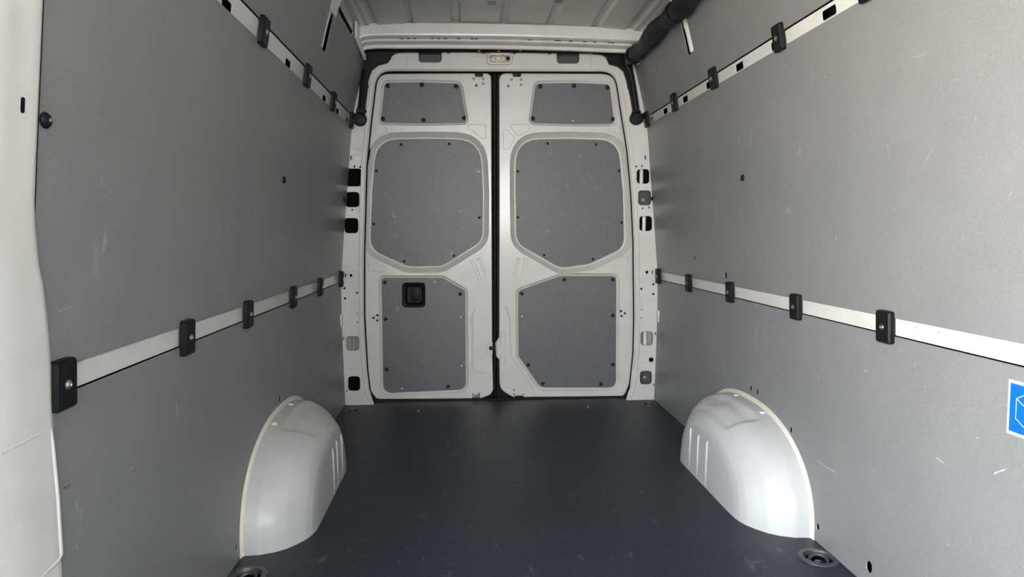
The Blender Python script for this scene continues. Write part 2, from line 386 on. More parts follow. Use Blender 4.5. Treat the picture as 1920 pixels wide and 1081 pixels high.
for a, b in (((655, 277), (684, 282)), ((664, 289), (683, 291)), ((644, 507), (676, 508)), ((641, 529), (677, 529)), ((640, 568), (667, 566)), ((667, 566), (678, 553)),
             ((642, 692), (684, 688)), ((668, 612), (680, 630)), ((1181, 283), (1215, 280)), ((1186, 292), (1207, 290)), ((1194, 522), (1231, 522)), ((1197, 559), (1231, 561)),
             ((1197, 559), (1206, 576)), ((1191, 679), (1231, 680)), ((1208, 600), (1197, 625)), ((764, 98), (764, 128)), ((1107, 100), (1107, 130))):
    bead([a, ((a[0]+b[0])/2, (a[1]+b[1])/2), b], fz, .0022, wb, False)
# white tabs hooked over the lining edge
for s, (x, y) in ((-1, (636, 601)), (1, (1236.5, 592))):
    p = onw(x, y); mk('lining_tab', box(p.x-.016, YR-.045, p.z-.033, p.x+.016, YR-.002, p.z+.033, .003), M['white'], wb)

# ---- rear doors
doorL = rpoly([(703, 138, 30), (697, 205, 60), (687, 320, 90), (684, 480, 90), (684, 600, 60), (688, 700, 40), (698, 748, 20), (900, 747, 8), (925, 738, 26), (923, 660, 30), (921, 137, 12)], 8)
doorR = rpoly([(936, 137, 14), (1154, 138, 30), (1165, 215, 60), (1177, 285, 90), (1183, 366, 90), (1187, 450, 90), (1188, 600, 60), (1187, 650, 60), (1183, 710, 30), (1171, 743, 14),
               (962, 744, 8), (937, 730, 26), (936, 674, 3), (930, 667, 3), (929, 643, 3), (936, 632, 3)], 6)
pan = {
 'L': [rpoly([(721, 154, 9), (790, 153.5, 60), (862, 156, 11), (875, 229.5, 8), (790, 231, 60), (713, 229, 8)]),
       rpoly([(704, 260, 46), (800, 258.5, 80), (901, 260, 52), (905.5, 360, 50), (905, 451, 32), (829, 499, 40), (764, 500, 50), (692, 467, 34), (696, 360, 60)]),
       rpoly([(715, 521, 7), (829, 521, 9), (872, 545, 8), (873.5, 731, 17), (790, 734.5, 60), (718, 738, 18)])],
 'R': [rpoly([(1005, 156, 10), (1075, 154.5, 60), (1144, 157, 10), (1153, 231.5, 8), (1075, 232, 60), (995, 229.5, 8)]),
       rpoly([(968, 260, 50), (1065, 258.5, 60), (1162, 261, 42), (1171, 360, 60), (1173.5, 464, 30), (1108, 495, 50), (1052, 503, 40), (969, 455, 34), (967.5, 360, 60)]),
       rpoly([(972, 545, 8), (1052, 517.5, 12), (1156.5, 517.5, 8), (1156, 727, 15), (1014, 727, 14), (972.5, 668, 12)])]}
lip = [3.5, 10.5, 4.0]; dep = [.012, .040, .012]
fast = {'L': [[(727, 161), (791, 159), (855, 162), (718, 223), (794, 225), (870, 221)],
              [(752, 271), (842.6, 269.4), (706, 320), (701, 420), (899, 407.6), (851, 479), (758, 489.5)],
              [(721.6, 529), (863, 551), (723, 598), (725, 692), (840, 724)]],
        'R': [[(1013, 162), (1076, 161), (1139, 164), (999, 222), (1149, 223)],
              [(1027, 269), (1117.6, 270.5), (971, 321), (1161, 320), (971, 407), (1165.6, 417), (1020, 478), (1112, 485.6)],
              [(1058, 524), (1149, 523.6), (978.6, 550), (1149, 591), (990.5, 683.5), (1149, 683), (1018, 719), (1126.5, 719.5)]]}
screws = {'L': [(899, 322), (815, 528), (864, 594.6), (865.6, 685.7), (753.5, 727.6)], 'R': [(979, 593), (1074, 226)]}
frad = [.0125, .0078, .0105]
fmesh = [shared(lathe([(r, 0), (r, .002), (r*.8, .005), (r*.35, .006), (r*.3, .004)], 12, 'y'), 'fastener', M['black']) for r in frad]
smesh = shared(lathe([(.0045, 0), (.0042, .0015), (.002, .0022)], 8, 'y'), 'screw', M['steel'])
doors = {}
for k, outl, lab in (('L', doorL, 'left rear door, white inner frame with three grey panels and black pull recess'),
                     ('R', doorR, 'right rear door, white inner frame with three grey panels and lock plate')):
    holes = [pxy(offs(p, l), YD) for p, l in zip(pan[k], lip)]
    extra = [pxy(circ(x, y, 2.1, 8), YD) for x, y in ([(700, 595.5), (707.4, 591), (707, 600.5)] if k == 'L' else [(1164.8, 583), (1172, 587), (1165.6, 592.4)])]
    extra += [pxy(circ(x, y, 1.4, 6, 2.4), YD) for x, y in ([(893, 160)] if k == 'L' else [(953, 161)])]
    bm = plate(pxy(outl, YD), holes+extra, .02, .004, lambda u, v, w: (u, YD+.018-w, v))
    d = mk('door_1' if k == 'L' else 'door_2', bm, M['white'], kind='structure', label=lab); doors[k] = d
    mk('outer_skin', plate(pxy(offs(outl, -1.5), YD), [], .006, .001, lambda u, v, w: (u, YD+.052-w, v)), M['dark'], d)
    for i, (p, l, q) in enumerate(zip(pan[k], lip, dep)):
        r0 = [(x, YD-.0005, z) for x, z in pxy(offs(p, l+.8), YD)]
        a = pxy(offs(p, l), YD); b = pxy(p, YD); c = pxy(offs(p, -.6), YD)
        mid = [((x*.45+u*.55), (z*.45+v*.55)) for (x, z), (u, v) in zip(a, b)]
        rim = loft([r0, [(x, YD+.002, z) for x, z in a], [(x, YD+q*.75, z) for x, z in mid], [(x, YD+q, z) for x, z in b], [(x, YD+q+.004, z) for x, z in c]])
        mk('recess_rim', rim, M['white'], d, smooth=60)
        mk('recess_lip', tube([(x, YD+q-.001, z) for x, z in pxy(offs(p, 1.2), YD)], .0055 if i == 1 else .0032, 8, True), M['white'], d, smooth=80)
        if i == 2 and k == 'L':
            hh = [pxy(rrect(756, 531, 796, 574.5, 6), YD)]
        else: hh = []
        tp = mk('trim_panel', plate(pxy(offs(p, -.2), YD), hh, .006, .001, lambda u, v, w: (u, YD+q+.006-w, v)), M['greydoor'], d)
        for x, y in fast[k][i]: place(fmesh[i], 'fastener', tp, ony(x, y, YD+q))
        for x, y in screws[k]:
            zz = ony(x, y, YD)
            if min(v[1] for v in b) < zz.z < max(v[1] for v in b): place(smesh, 'screw', tp, ony(x, y, YD+q))
# handle recess of the left door
d = doors['L']; YH = YD+.004
oh = pxy(rrect(754, 529.5, 797.5, 576, 8, 5), YH); ih = pxy(rrect(760, 535, 792, 571, 5, 5), YH); dh = pxy(rrect(763, 538, 790, 568, 5, 5), YH)
hb = loft([[(x, YH+.010, z) for x, z in oh], [(x, YH, z) for x, z in oh], [(x, YH-.002, z) for x, z in offs(oh, -.004)],
           [(x, YH+.003, z) for x, z in ih], [(x, YH+.030, z) for x, z in dh]], True, False, True)
hd = mk('pull_recess', hb, M['black'], d, label='black moulded pull recess with latch flap')
p0, p1 = ony(770, 540, YH), ony(787, 565, YH)
mk('latch_flap', box(p0.x, YH+.008, p1.z, p1.x, YH+.016, p0.z, .003), M['black'], hd)
mk('flap_rib', box((p0.x+p1.x)/2-.004, YH+.004, p1.z+.006, (p0.x+p1.x)/2+.002, YH+.012, p0.z-.004, .0015), M['black'], hd)
# hinges / latches / bolts on the doors
for k, cx in (('L', 898), ('R', 969)):
    d = doors[k]; a, b = ony(cx-12, 131, YD), ony(cx+12, 135.5, YD)
    la = mk('top_latch', box(a.x, YD-.022, b.z, b.x, YD-.004, a.z, .003), M['greyplate'], d, label='small steel latch bracket at the top edge')
    a, b = ony(cx-7.5, 134.5, YD), ony(cx+7.5, 144.5, YD)
    mk('latch_block', box(a.x, YD-.020, b.z, b.x, YD, a.z, .006), M['black'], la)
    for x, y in (((888, 147.6), (906, 147.6), (906, 157)) if k == 'L' else ((959, 149), (976.6, 149), (977, 159))):
        mk('bolt', lathe([(.0075, 0), (.007, .002), (.004, .003), (.004, .001)], 12, 'y', ony(x, y, YD-.002)), M['greyplate'], d)
a, b = ony(885.5, 735.5, YD), ony(900, 746.5, YD)
bl = mk('bottom_latch', box(a.x, YD-.006, b.z, b.x, YD, a.z, .002), M['greyplate'], doors['L'])
for x in (888, 893, 898): mk('bolt', lathe([(.003, 0), (.003, .003)], 8, 'y', ony(x, 738.5+(x == 893)*1.5, YD-.006)), M['dark'], bl)
a, b = ony(965, 741, YD), ony(981, 745, YD)
mk('bottom_latch', box(a.x, YD-.006, b.z, b.x, YD, a.z, .002), M['black'], doors['R'])
for x, y in ((963.5, 730.7), (964, 738.5), (981, 738.5)): mk('bolt', lathe([(.004, 0), (.004, .003)], 8, 'y', ony(x, y, YD-.002)), M['black'], doors['R'])
a, b = ony(917, 648.5, YD), ony(929, 655.5, YD)
mk('lock_tongue', box(a.x, YD-.006, b.z, b.x, YD+.008, a.z, .002), M['black'], doors['L'])
mk('lock_plate', plate(pxy(rpoly([(931, 642, 3), (938, 636, 6), (941.5, 655, 10), (938, 675, 6), (931, 668, 3)], 4), YD-.003), [pxy(circ(934, 653.5, 1.2, 8), YD-.003)],
                       .006, .002, lambda u, v, w: (u, YD-w, v)), M['white'], doors['R'])
mk('centre_seal', tube([tuple(ony(927.5, y, YD+.035)) for y in (137, 300, 500, 745)], .012, 10), M['rubber'], doors['L'])
# pressing lines
bl_ = .0026
L_beads = [rpoly([(704, 234, 3), (712, 231, 3), (726, 240, 6), (724, 248, 3), (704, 253, 5)], 3),
           rpoly([(876, 233, 4), (911, 233, 4), (911, 259, 5), (904, 260, 4), (893, 250, 8), (880, 243, 6)], 3),
           rpoly([(690, 483, 4), (697, 484, 6), (711, 496, 8), (726, 501, 3), (722, 508, 3), (691, 507, 4)], 3),
           rpoly([(883, 490, 3), (888, 488, 3), (902, 522, 3), (898, 525, 3)], 3), rpoly([(891, 486, 3), (903, 484, 4), (912, 518, 3), (909, 520, 3), (899, 488, 3)], 3),
           rpoly([(913, 641, 3), (923, 641, 1), (923, 663, 1), (913, 662, 3)], 3)]
R_beads = [rpoly([(954, 233, 3), (994, 233, 4), (991, 245, 5), (975, 254, 5), (968, 252, 4)], 3),
           rpoly([(944, 243, 4), (950, 243, 4), (966, 258, 4), (953, 281, 4), (944, 280, 4)], 3),
           rpoly([(1142, 236, 4), (1160, 233, 4), (1164, 248, 4), (1160, 252, 4), (1143, 245, 4)], 3),
           rpoly([(970, 483, 3), (975, 482, 3), (966, 520, 3), (962, 518, 3)], 3), rpoly([(977, 482, 3), (991, 487, 4), (979, 524, 3), (975, 522, 3), (984, 489, 3)], 3),
           rpoly([(939, 621, 3), (947, 622, 2), (946, 681, 2), (938, 681, 2)], 3),
           rpoly([(1145, 500, 4), (1156, 487, 8), (1176, 478, 5), (1178, 495, 4)], 3)]
for k, B in (('L', L_beads), ('R', R_beads)):
    for pts in B: bead(pts, YD-.002, bl_, doors[k])
# soft pressed step on each door near the lock
bead([(883, 610), (886, 588), (892, 578)], YD-.002, .006, doors['L'], False, flat=.6)
bead([(886, 590), (886, 640), (886, 690), (893, 696), (921, 697)], YD-.0015, .005, doors['L'], False, flat=.35)
bead([(948, 572), (956, 600), (957, 640), (959, 668), (975, 692), (1000, 728)], YD-.0015, .005, doors['R'], False, flat=.35)

# ---- ceiling
def zroof(x): return 2.018-.035*((x-XC)/.74)**2
cs = []
N = 24
ys = [-2.1, 1.0, 2.0, 3.0, 3.4, 3.7, 3.99]
xs = [XC-.80+1.6*i/N for i in range(N+1)]
RIB = []
for px_, full in ((700, 1), (768, 1), (855, 0), (945, 0), (1032, 0), (1116, 1), (1180, 1)):
    x = ony(px_, 45, 3.6).x; RIB.append(rrect(x-.024, 1.2 if full else 3.29, x+.024, 3.64, .022, 6))
bm = plate([(xs[0], -2.1), (xs[-1], -2.1), (xs[-1], 3.99), (xs[0], 3.99)], RIB, .003, .0005, lambda u, v, w: (u, v, zroof(u)+.003-w), (), [XC-.7+.1*i for i in range(15)])
ceil = mk('ceiling', bm, M['roof'], kind='structure', label='grey unlined steel roof skin with pressed ribs')
mk('roof_cover', box(XC-.99, -2.2, 2.10, XC+.99, 4.0, 2.13), M['dark'], ceil)
for P in RIB:
    rg = [[(u, v, zroof(u)+h_) for u, v in offs(P, o_)] for o_, h_ in ((.004, -.0012), (.001, -.0012), (-.002, .002), (-.009, .012), (-.014, .013))]
    mk('roof_rib', loft(rg, True, False, True), M['roof'], ceil, smooth=50)
for x_, y_ in ((922, 8), (1048, 3)):
    p = onz(x_, y_, 2.01); mk('sealant_pad', plate(rrect(p.x-.02, p.y-.03, p.x+.02, p.y+.03, .008), [], .003, .001, lambda u, v, w: (u, v, zroof(u)+.001-w)), M['greyplate'], ceil)
# rear roof beam
prof = [(3.66, 2.03), (3.615, 2.018), (3.600, 2.010), (3.592, 1.960), (3.594, 1.950), (3.602, 1.944), (3.64, 1.944), (3.645, 1.934), (3.665, 1.928), (3.685, 1.926), (3.690, 1.912), (3.705, 1.910), (3.705, 1.93), (3.69, 2.03)]
rings = []
for i in range(33):
    x = XC-.755+1.51*i/32; u = abs(x-XC)/.755; dz = -.012*u*u-.03*max(0, (u-.9)/.1)**2
    rings.append([(x, y, z+dz) for y, z in prof])
beam = mk('trim_1', loft(rings, True, True, True), M['white'], kind='structure', label='white pressed roof beam just ahead of the rear doors')
slm = shared(box(-.008, -.002, -.0025, .008, .002, .0025), 'slot', M['dark'])
for i, px_ in enumerate((752, 765, 777, 810, 822, 835, 860, 885, 893, 994, 1045, 1050, 1072, 1098, 1118, 1145, 1152)):
    p = ony(px_, 68.5+(px_-930)**2*.00004, 3.60)
    place(slm, 'slot', beam, (p.x, 3.632, 1.9435-.012*(abs(p.x-XC)/.755)**2))
# side roof rails with an opening
def roofrail(s, name, lab):
    top = 1.985; zs = (1.86, 1.90, 1.94, 1.985)
    fnm = lambda u, v, w: (XC+s*((.748 if v > 1.925 else .762 if v < 1.87 else .752)-w), u, v)
    holes = []
    if s < 0: holes = [rpoly([(3.02, 1.893, .01), (3.46, 1.885, .01), (3.52, 1.93, .008), (3.02, 1.935, .01)], 3)]
    r = mk(name, plate([(-.8, 1.845), (3.79, 1.845), (3.79, 1.99), (-.8, 1.99)], holes, .006, .001, fnm, (1.88, 1.93,)), M['white'], kind='structure', label=lab)
    mk('rail_shade_sheet', box(XC+s*.79-.003, -.8, 1.80, XC+s*.79+.003, 3.83, 2.1), M['dark'], r)  # near-black sheet added to give the rail opening its shade
    # inward flange with two folds
    pr = [(.746, 1.988), (.735, 1.992), (.715, 1.984), (.700, 1.986), (.694, 1.994), (.690, 2.004)]
    mk('rail_flange', loft([[(XC+s*h, y, z) for h, z in pr]+[(XC+s*h, y, z+.003) for h, z in pr[::-1]] for y in (-.8, 3.60)], True, True, True), M['white'], r)
    mk('rail_fold', tube([(XC+s*.735, .5, 1.99), (XC+s*.735, 3.58, 1.99)], .004, 8), M['white'], r)
    # roof bow at the slots
    yb = 3.02 if s < 0 else 3.16
    P = [(XC+s*h, z) for h, z in ((.70, 1.83) if False else (.748, 1.86), (.748, 1.98), (.70, 2.0), (.5, 2.003), (.25, 2.01), (0.0, 2.014))]
    return r
roofrail(-1, 'trim_2', 'white roof rail along the left wall top')
roofrail(1, 'trim_3', 'white roof rail along the right wall top')
# roof bow ahead of the beam (its rear edge only just reaches the frame)
rings = []
for i in range(41):
    t = i/40; x = XC-.742+1.484*t; u = abs(x-XC)/.742
    z = zroof(x)-.004-.05*max(0, (u-.93)/.07)**2
    rings.append([(x, 2.90, z), (x, 2.92, z-.020), (x, 3.00, z-.020), (x, 3.02, z)])
mk('trim_4', loft(rings, True, True, True), M['white'], kind='structure', label='white roof bow crossing the load bay ahead of the rear beam')
for s, nm in ((-1, 'left'), (1, 'right')):
    w = wl if s < 0 else wr
    a, b, c, d_ = slot_yz[s]
    mk('bow_leg', loft([[(XC+s*(half(z)-.012), y, z) for y in (a-.005, b+.03)]+[(XC+s*(half(z)-.006), y, z) for y in (b+.03, a-.005)] for z in (d_-.01, d_+.02, 1.90, 1.97)], True, True, True), M['white'], w)
# gusset at the rear corners
for s in (-1, 1):
    P = [(3.50, 1.985), (3.50, 1.90), (3.60, 1.845), (3.66, 1.83), (3.70, 1.90), (3.70, 1.985)]
    g_ = plate(rpoly([(*p, .012) for p in P], 3), [circ(3.54, 1.905, .007, 8, .012), rrect(3.64, 1.855, 3.652, 1.90, .005, 3)], .012, .003, lambda u, v, w: (XC+s*(.736-.02*(v < 1.88)-w), u, v))
    mk('corner_gusset', g_, M['white'], wb)

# ---- sliding door pillar at the left edge of the frame
pe = [(1.289, 1.083), (1.174, 1.082), (.979, 1.083), (.90, 1.100), (.864, 1.115), (.79, 1.132), (.725, 1.141), (.592, 1.143), (.385, 1.143), (.1, 1.143), (0, 1.143)]
def ye(z):
    if z >= pe[0][0]: return 1.083
    for (a, p), (b, q) in zip(pe, pe[1:]):
        if b <= z <= a: return p+(q-p)*(a-z)/(a-b)
    return 1.143
rings = []
for i in range(61):
    z = .003+1.86*i/60; h = half(z); e = ye(z)
    X = lambda w: XC-h+w
    k = .003*min(1, max(0, (z-.98)/.15))
    rings.append([(X(.004), e+.001, z), (X(.012), e-.001, z), (X(.0155), e-.006, z), (X(.016+k), e-.016, z), (X(.016), e-.026-k, z), (X(.016), e-.070, z), (X(.016), .97, z), (X(.010), .955, z), (X(-.01), .95, z),
                  (X(-.10), .95, z), (X(-.10), 1.03, z)])
pil = mk('trim_5', loft(rings, True, True, True), M['white'], kind='structure', label='white pillar of the sliding door opening at the left edge')
mk('pillar_seal', tube([(XC-half(z)+.010, ye(z)+.002, z) for z in [.97+.03*i for i in range(29)]], [.001]+[.0022]*28, 6), M['rubber'], pil)
# embossed field, lower down
e1 = [onw(x, y) for x, y in ((-20, 852), (0, 841), (60, 810), (76, 803), (80, 830), (90, 930), (97, 1040), (90, 1052), (60, 1081), (30, 1110))]
bm = tube([(p.x+.0125, p.y, p.z) for p in e1], [.0045]*3+[.005]+[.0055]*4+[.0045]*2, 8)
mk('pressed_bead', bm, M['white'], pil, smooth=80)
p = onw(20, 197); mk('pillar_slot', plate(rrect(p.y-.005, p.z-.011, p.y+.003, p.z+.011, .0035), [], .0012, .0003, lambda u, v, w: (XC-half(v)+.0165+w, u, v)), M['dark'], pil)
# rubber door seal along the opening edge
mk('opening_seal', tube([(XC-half(z)-.012, .942, z) for z in [.05*i for i in range(0, 37)]], .012, 8), M['rubber'], pil)

# ================================================================== THINGS
# ---- wheel arches
NEXP = 2.3
def arch(s, label):
    yc, prof = 2.505, [(-.004, .495, .318), (.02, .494, .316), (.06, .491, .312), (.10, .476, .302), (.13, .455, .288), (.158, .420, .264), (.175, .392, .243), (.186, .362, .220), (.191, .33, .195), (.193, .28, .15), (.193, .15, .08)]
    def pt(d, a, h, th, nz=0):
        c, sn = math.cos(th), math.sin(th); k = 2/NEXP
        y = yc-a*abs(c)**k*(1 if c > 0 else -1); z = h*abs(sn)**k
        # the inner wall leans a little and its rear corner is pulled forward
        if y > yc: y = yc+(y-yc)*(1-.28*max(0, d-.06)/.13)
        # shallow dents on the crown
        if .05 < d < .185 and z > .15:
            cr_ = 2.30+.5*(d-.07); t_ = min(1, max(0, (y-cr_)/.035)); t_ = t_*t_*(3-2*t_); z -= .015*t_*math.exp(-((d-.115)/.048)**6)*min(1, max(0, (2.80-y)/.15))
            z += .007*math.exp(-((y-2.50)/.07)**2-((d-.11)/.03)**2) - (.007*math.exp(-((y-2.60)/.03)**2-((d-.08)/.03)**2) if s > 0 else 0)
        x = XC+s*(half(z)-d); return (x, y, z)
    n = 120; rings = []
    fine = []
    for q0, q1 in zip(prof, prof[1:]): fine += [tuple(q0[j]+(q1[j]-q0[j])*k/4 for j in range(3)) for k in range(4)]
    prof = fine+[prof[-1]]
    for d, a, h in prof: rings.append([pt(d, a, h, math.pi*i/n) for i in range(n+1)])
    bm = loft(rings, False); bm.faces.new([v for v in list(bm.verts)[-(n+1):]])
    root = empty('wheel_arch', (XC+s*.80, yc, 0), label, 'wheel arch')
    mk('arch_shell', bm, M['whitegloss'], root, smooth=60)
    fr = []
    for d, da in ((.001, .016), (.010, .016), (.0135, .012), (.010, .006), (.016, .001), (.013, -.012)):
        r = []
        for i in range(n+1):
            x, y, z = pt(0, .495+da, .318+da*.9, math.pi*i/n); r.append((XC+s*(half(z)-d), y, z))
        fr.append(r)
    mk('flange', loft(fr, False), M['cream'], root, smooth=60, label='cream sealed flange against the wall')
    ribs = ((622, 842, 627, 936), (629, 828, 634, 919), (638, 815, 642.5, 903)) if s < 0 else ((1295, 800, 1294, 884), (1309, 813, 1309, 901), (1325, 825, 1325, 918))
    for x0, y0, x1, y1 in ribs:
        X = XC+s*(half(.1)-.191)
        a_ = onx(x0, y0, X); b_ = onx(x1, y1, X); P = [Vector((X, (a_.y+b_.y)/2, a_.z+(b_.z-a_.z)*t)) for t in (0, .04, .12, .5, .88, .96, 1)]
        mk('pressed_rib', tube(P, [.001, .004, .006, .007, .006, .004, .001], 8), M['whitegloss'], root, smooth=80)
    for x, y in (((546, 763), (514, 795)) if s < 0 else ((1380, 746), (1429, 774))):
        X = XC+s*(half(.3)-.030); q = onx(x, y, X)
        th = min(range(201), key=lambda i: abs(pt(.03, .494, .315, math.pi*i/200)[1]-q.y)); c = Vector(pt(.03, .494, .315, math.pi*th/200))
        c2 = Vector(pt(.03, .494, .315, math.pi*(th+1)/200)); t_ = (c2-c).normalized(); nrm = Vector((0, -t_.z, t_.y)); nrm = nrm if nrm.z > 0 else -nrm
        bm = lathe([(.010, -.002), (.010, .0015), (.007, .003)], 14, 'z'); ro = nrm.to_track_quat('Z', 'Y').to_matrix().to_4x4()
        bmesh.ops.transform(bm, matrix=Matrix.Translation(c) @ ro, verts=bm.verts)
        mk('plug', bm, M['stickerwhite'], root)
    return root
arch(-1, 'white steel wheel arch box at the foot of the darker left wall')
arch(1, 'white steel wheel arch box with a dented top by the bright right wall')

# ---- panel clips
cb = plate(rrect(-.030, -.042, .030, .042, .008, 4), [], .016, .004, lambda u, v, w: (w, u, v))
clip_body = shared(cb, 'clip_body', M['black']); 
cg = bmesh.new()
for y in (-.019, .019): box(.0155, y-.0012, -.038, .0172, y+.0012, .038, bm=cg)
clip_rib = shared(cg, 'clip_ridge', M['black'])
cw = lathe([(.0085, 0), (.0085, .001), (.0055, .0035), (.0025, .0045), (.002, .003)], 10, 'x')
clip_screw = shared(cw, 'screw', M['steel'])
def clip(s, y, z, label, group):
    slope = math.atan2(half(z+.04)-half(z-.04), .08)
    x = XC+s*(half(z)-.0095)
    o = empty('panel_clip', (x, y, z), label, 'clip', group)
    if s < 0: o.rotation_euler = (0, -slope*1.0, 0); sc = 1
    else: o.rotation_euler = (0, -slope, math.pi)
    for me, nm, lc in ((clip_body, 'clip_body', (0, 0, 0)), (clip_rib, 'clip_ridge', (0, 0, 0)), (clip_screw, 'screw', (.016, 0, 0))):
        c = bpy.data.objects.new(nm, me); COL.objects.link(c); c.parent = o; c.location = lc
ORD = ['nearest the rear doors', 'second from the rear doors', 'third from the rear doors', 'fourth from the rear doors', 'fifth from the rear doors', 'sixth from the rear doors']
LL = [3.755, 3.212, 2.706, 2.143, 1.677, 1.163]
for i, y in enumerate(LL):
    t_ = ORD[i] if i < 5 else 'largest, beside the white pillar'
    clip(-1, y, .702, 'black clip on the left wall lower rail, '+t_, 'clips on the left lower rail')
for i, y in enumerate([3.755, 3.235, 2.720, 2.163, 1.684]):
    clip(1, y, .709, 'black clip on the right wall lower rail, '+(ORD[i] if i < 4 else 'largest, near the blue sticker'), 'clips on the right lower rail')
for i, y in enumerate([3.74, 3.225, 2.704, 2.129]):
    clip(-1, y, 1.542, 'black clip on the left wall slotted upper rail, '+(ORD[i] if i < 3 else 'largest and nearest the viewer'), 'clips on the left upper rail')
for i, y in enumerate([3.76, 3.265, 2.752, 2.177, 1.70]):
    clip(1, y, 1.567, 'black clip on the right wall slotted upper rail, '+(ORD[i] if i < 3 else ('fourth from the rear doors' if i == 3 else 'cut off by the top edge')), 'clips on the right upper rail')

# ---- lone push fasteners on the walls
def stud(x, y, r, label, s):
    p = onw(x, y); o = empty('panel_stud', (XC+s*(half(p.z)-.0098), p.y, p.z), label, 'fastener')
    me = shared(lathe([(r, 0), (r, .003), (r*.75, .007), (r*.4, .009), (r*.3, .009)], 16, 'x'), 'stud_cap', M['black'])
    m2 = shared(lathe([(r*.27, 0), (r*.25, .0012), (r*.1, .0018)], 8, 'x'), 'screw', M['steel'])
    for m_, nm, dx in ((me, 'stud_cap', 0), (m2, 'screw', .0092)):
        c = bpy.data.objects.new(nm, m_); COL.objects.link(c); c.parent = o; c.location = (dx if s < 0 else -dx, 0, 0)
        if s > 0: c.rotation_euler = (0, 0, math.pi)
stud(70, 225, .0125, 'round black stud on the left wall right beside the white pillar', -1)
stud(526, 337, .0125, 'small round black stud in the middle of the left wall panel', -1)
stud(1398, 333, .0125, 'small round black stud in the middle of the right wall panel', 1)
stud(641, 374, .012, 'tiny black stud at the rear edge of the left wall', -1)
stud(1227, 372, .012, 'tiny black stud at the rear edge of the right wall', 1)

# ---- lashing points
names = ['round black lashing point in the floor ahead of the right wheel arch', 'round black lashing point in the floor ahead of the left wheel arch',
         'round lashing point in the rear left floor corner', 'round lashing point in the rear right floor corner',
         'small flush floor cap right of centre near the rear doors', 'small flush floor cap left of centre near the rear doors']
for (x, y, r), lab in zip(cups, names):
    big_ = r > .035
    root = empty('lashing_point' if big_ else 'floor_cap', (x, y, 0), lab, 'lashing point' if big_ else 'floor cap')
    q = r*.72
    cring = lambda P_: loft([[(x+k_*math.cos(2*math.pi*i/32), y+k_*math.sin(2*math.pi*i/32), h_) for i in range(32)] for k_, h_ in P_], True, False, True)
    mk('cup', cring([(r, .0002), (r*.99, .003), (q0*1.04, .0045), (q0, .002), (q0*.95, -.018), (q0*.9, -.022)]) if (q0 := r*.72) else None, M['cupgrey'], root)
    q = r*.72
    mk('cup_well_shade', cring([(q*.955, -.010), (q*.93, -.0195), (q*.05, -.0195)]), M['dark'], root)  # near-black insert, the shade of the well put into its colour
    if big_:
        P = [(x+q*.62*math.cos(a), y+q*.62*math.sin(a), -.011+.010*max(0, math.sin(a+.5))) for a in [2*math.pi*k/20 for k in range(20)]]
        mk('lashing_ring', tube(P, r*.085, 8, True), M['cupgrey'], root)
        mk('bolt', lathe([(r*.2, -.018), (r*.2, -.010), (r*.1, -.008)], 6, 'z', (x, y, 0)), M['greyplate'], root)
        mk('ring_bracket', box(x-r*.12, y-q*.75, -.018, x+r*.12, y-q*.45, .001, .003), M['black'], root)
    else:
        mk('cap_slot', box(x-q*.5, y-.002, -.018, x+q*.5, y+.002, -.012), M['greyplate'], root)

# ---- cable duct round the rear header
YC = YR-.030
du = [(686, 82.5), (1188, 88), (1194, 100, 6), (1184, 116, 5), (1189.5, 142), (1195.5, 177), (1199.5, 207), (1207.5, 221, 0)]
outl = [(686, 83), (690, 82.5), (930, 84), (1170, 87), (1193, 88), (1194, 100), (1184, 117), (1190, 142), (1195.5, 177), (1199.5, 205), (1202, 207), (1201.5, 211)]
outl += [(1194.6+12.7*math.cos(a), 221+12.7*math.sin(a)) for a in [math.radians(d_) for d_ in range(-45, 226, 18)]]
outl += [(1186, 210), (1187.5, 206), (1182.5, 177), (1179.5, 165), (1178, 164), (1177.5, 158), (1176, 150), (1170, 133), (1160, 124), (1143, 119), (1137, 106), (1130, 101.5), (1123, 100.5)]
outl += [(1113, 100), (1112, 98.5), (1035, 98), (1034, 99.5), (1029, 99.5), (1028, 98), (968, 97.3), (967, 99), (963, 99), (962, 97.3), (911, 97), (910, 98.5), (905, 98.5), (904, 97), (845, 96.5), (844, 98), (838, 98), (837, 96.5), (762, 97), (747, 97.5), (741, 99), (734, 103.5), (731, 111),
         (725, 117), (709, 121), (697, 130), (693, 140), (690, 149), (689.5, 158), (691, 161), (689, 164), (687, 180), (684, 204), (687, 207), (684, 211)]
outl += [(674.6+12.7*math.cos(a), 223+12.7*math.sin(a)) for a in [math.radians(d_) for d_ in range(-45, 226, 18)]]
outl += [(668, 209), (667.5, 205), (670, 201), (672, 187), (674, 160), (672.5, 157), (675.5, 152), (679, 127), (682, 117), (681, 105), (685, 88)]
bm = plate(pxy(outl, YC), [], .026, .004, lambda u, v, w: (u, YC+.026-w, v))
cd = mk('cable_duct', bm, M['black'], label='black plastic cable duct framing the top and corners above the rear doors', cat='cable duct')
bm = tube([tuple(ony(x, y, YC-.002)) for x, y in ((742, 91), (840, 90.6), (930, 90.4), (1020, 91.5), (1128, 93.5))], .011, 10)
mk('conduit', bm, M['black'], cd)
for x, y in ((674.6, 223), (1194.6, 221)):
    mk('end_cap', lathe([(.036, 0), (.034, .006), (.028, .008), (.026, .005), (.010, .006)], 24, 'y', ony(x, y, YC)), M['black'], cd)
for pts in ([(677, 205), (680, 160), (684, 130)], [(1193, 205), (1188, 165), (1182, 135), (1172, 118)]):
    mk('conduit', tube([tuple(ony(x, y, YC-.002)) for x, y in pts], .011, 8), M['black'], cd)
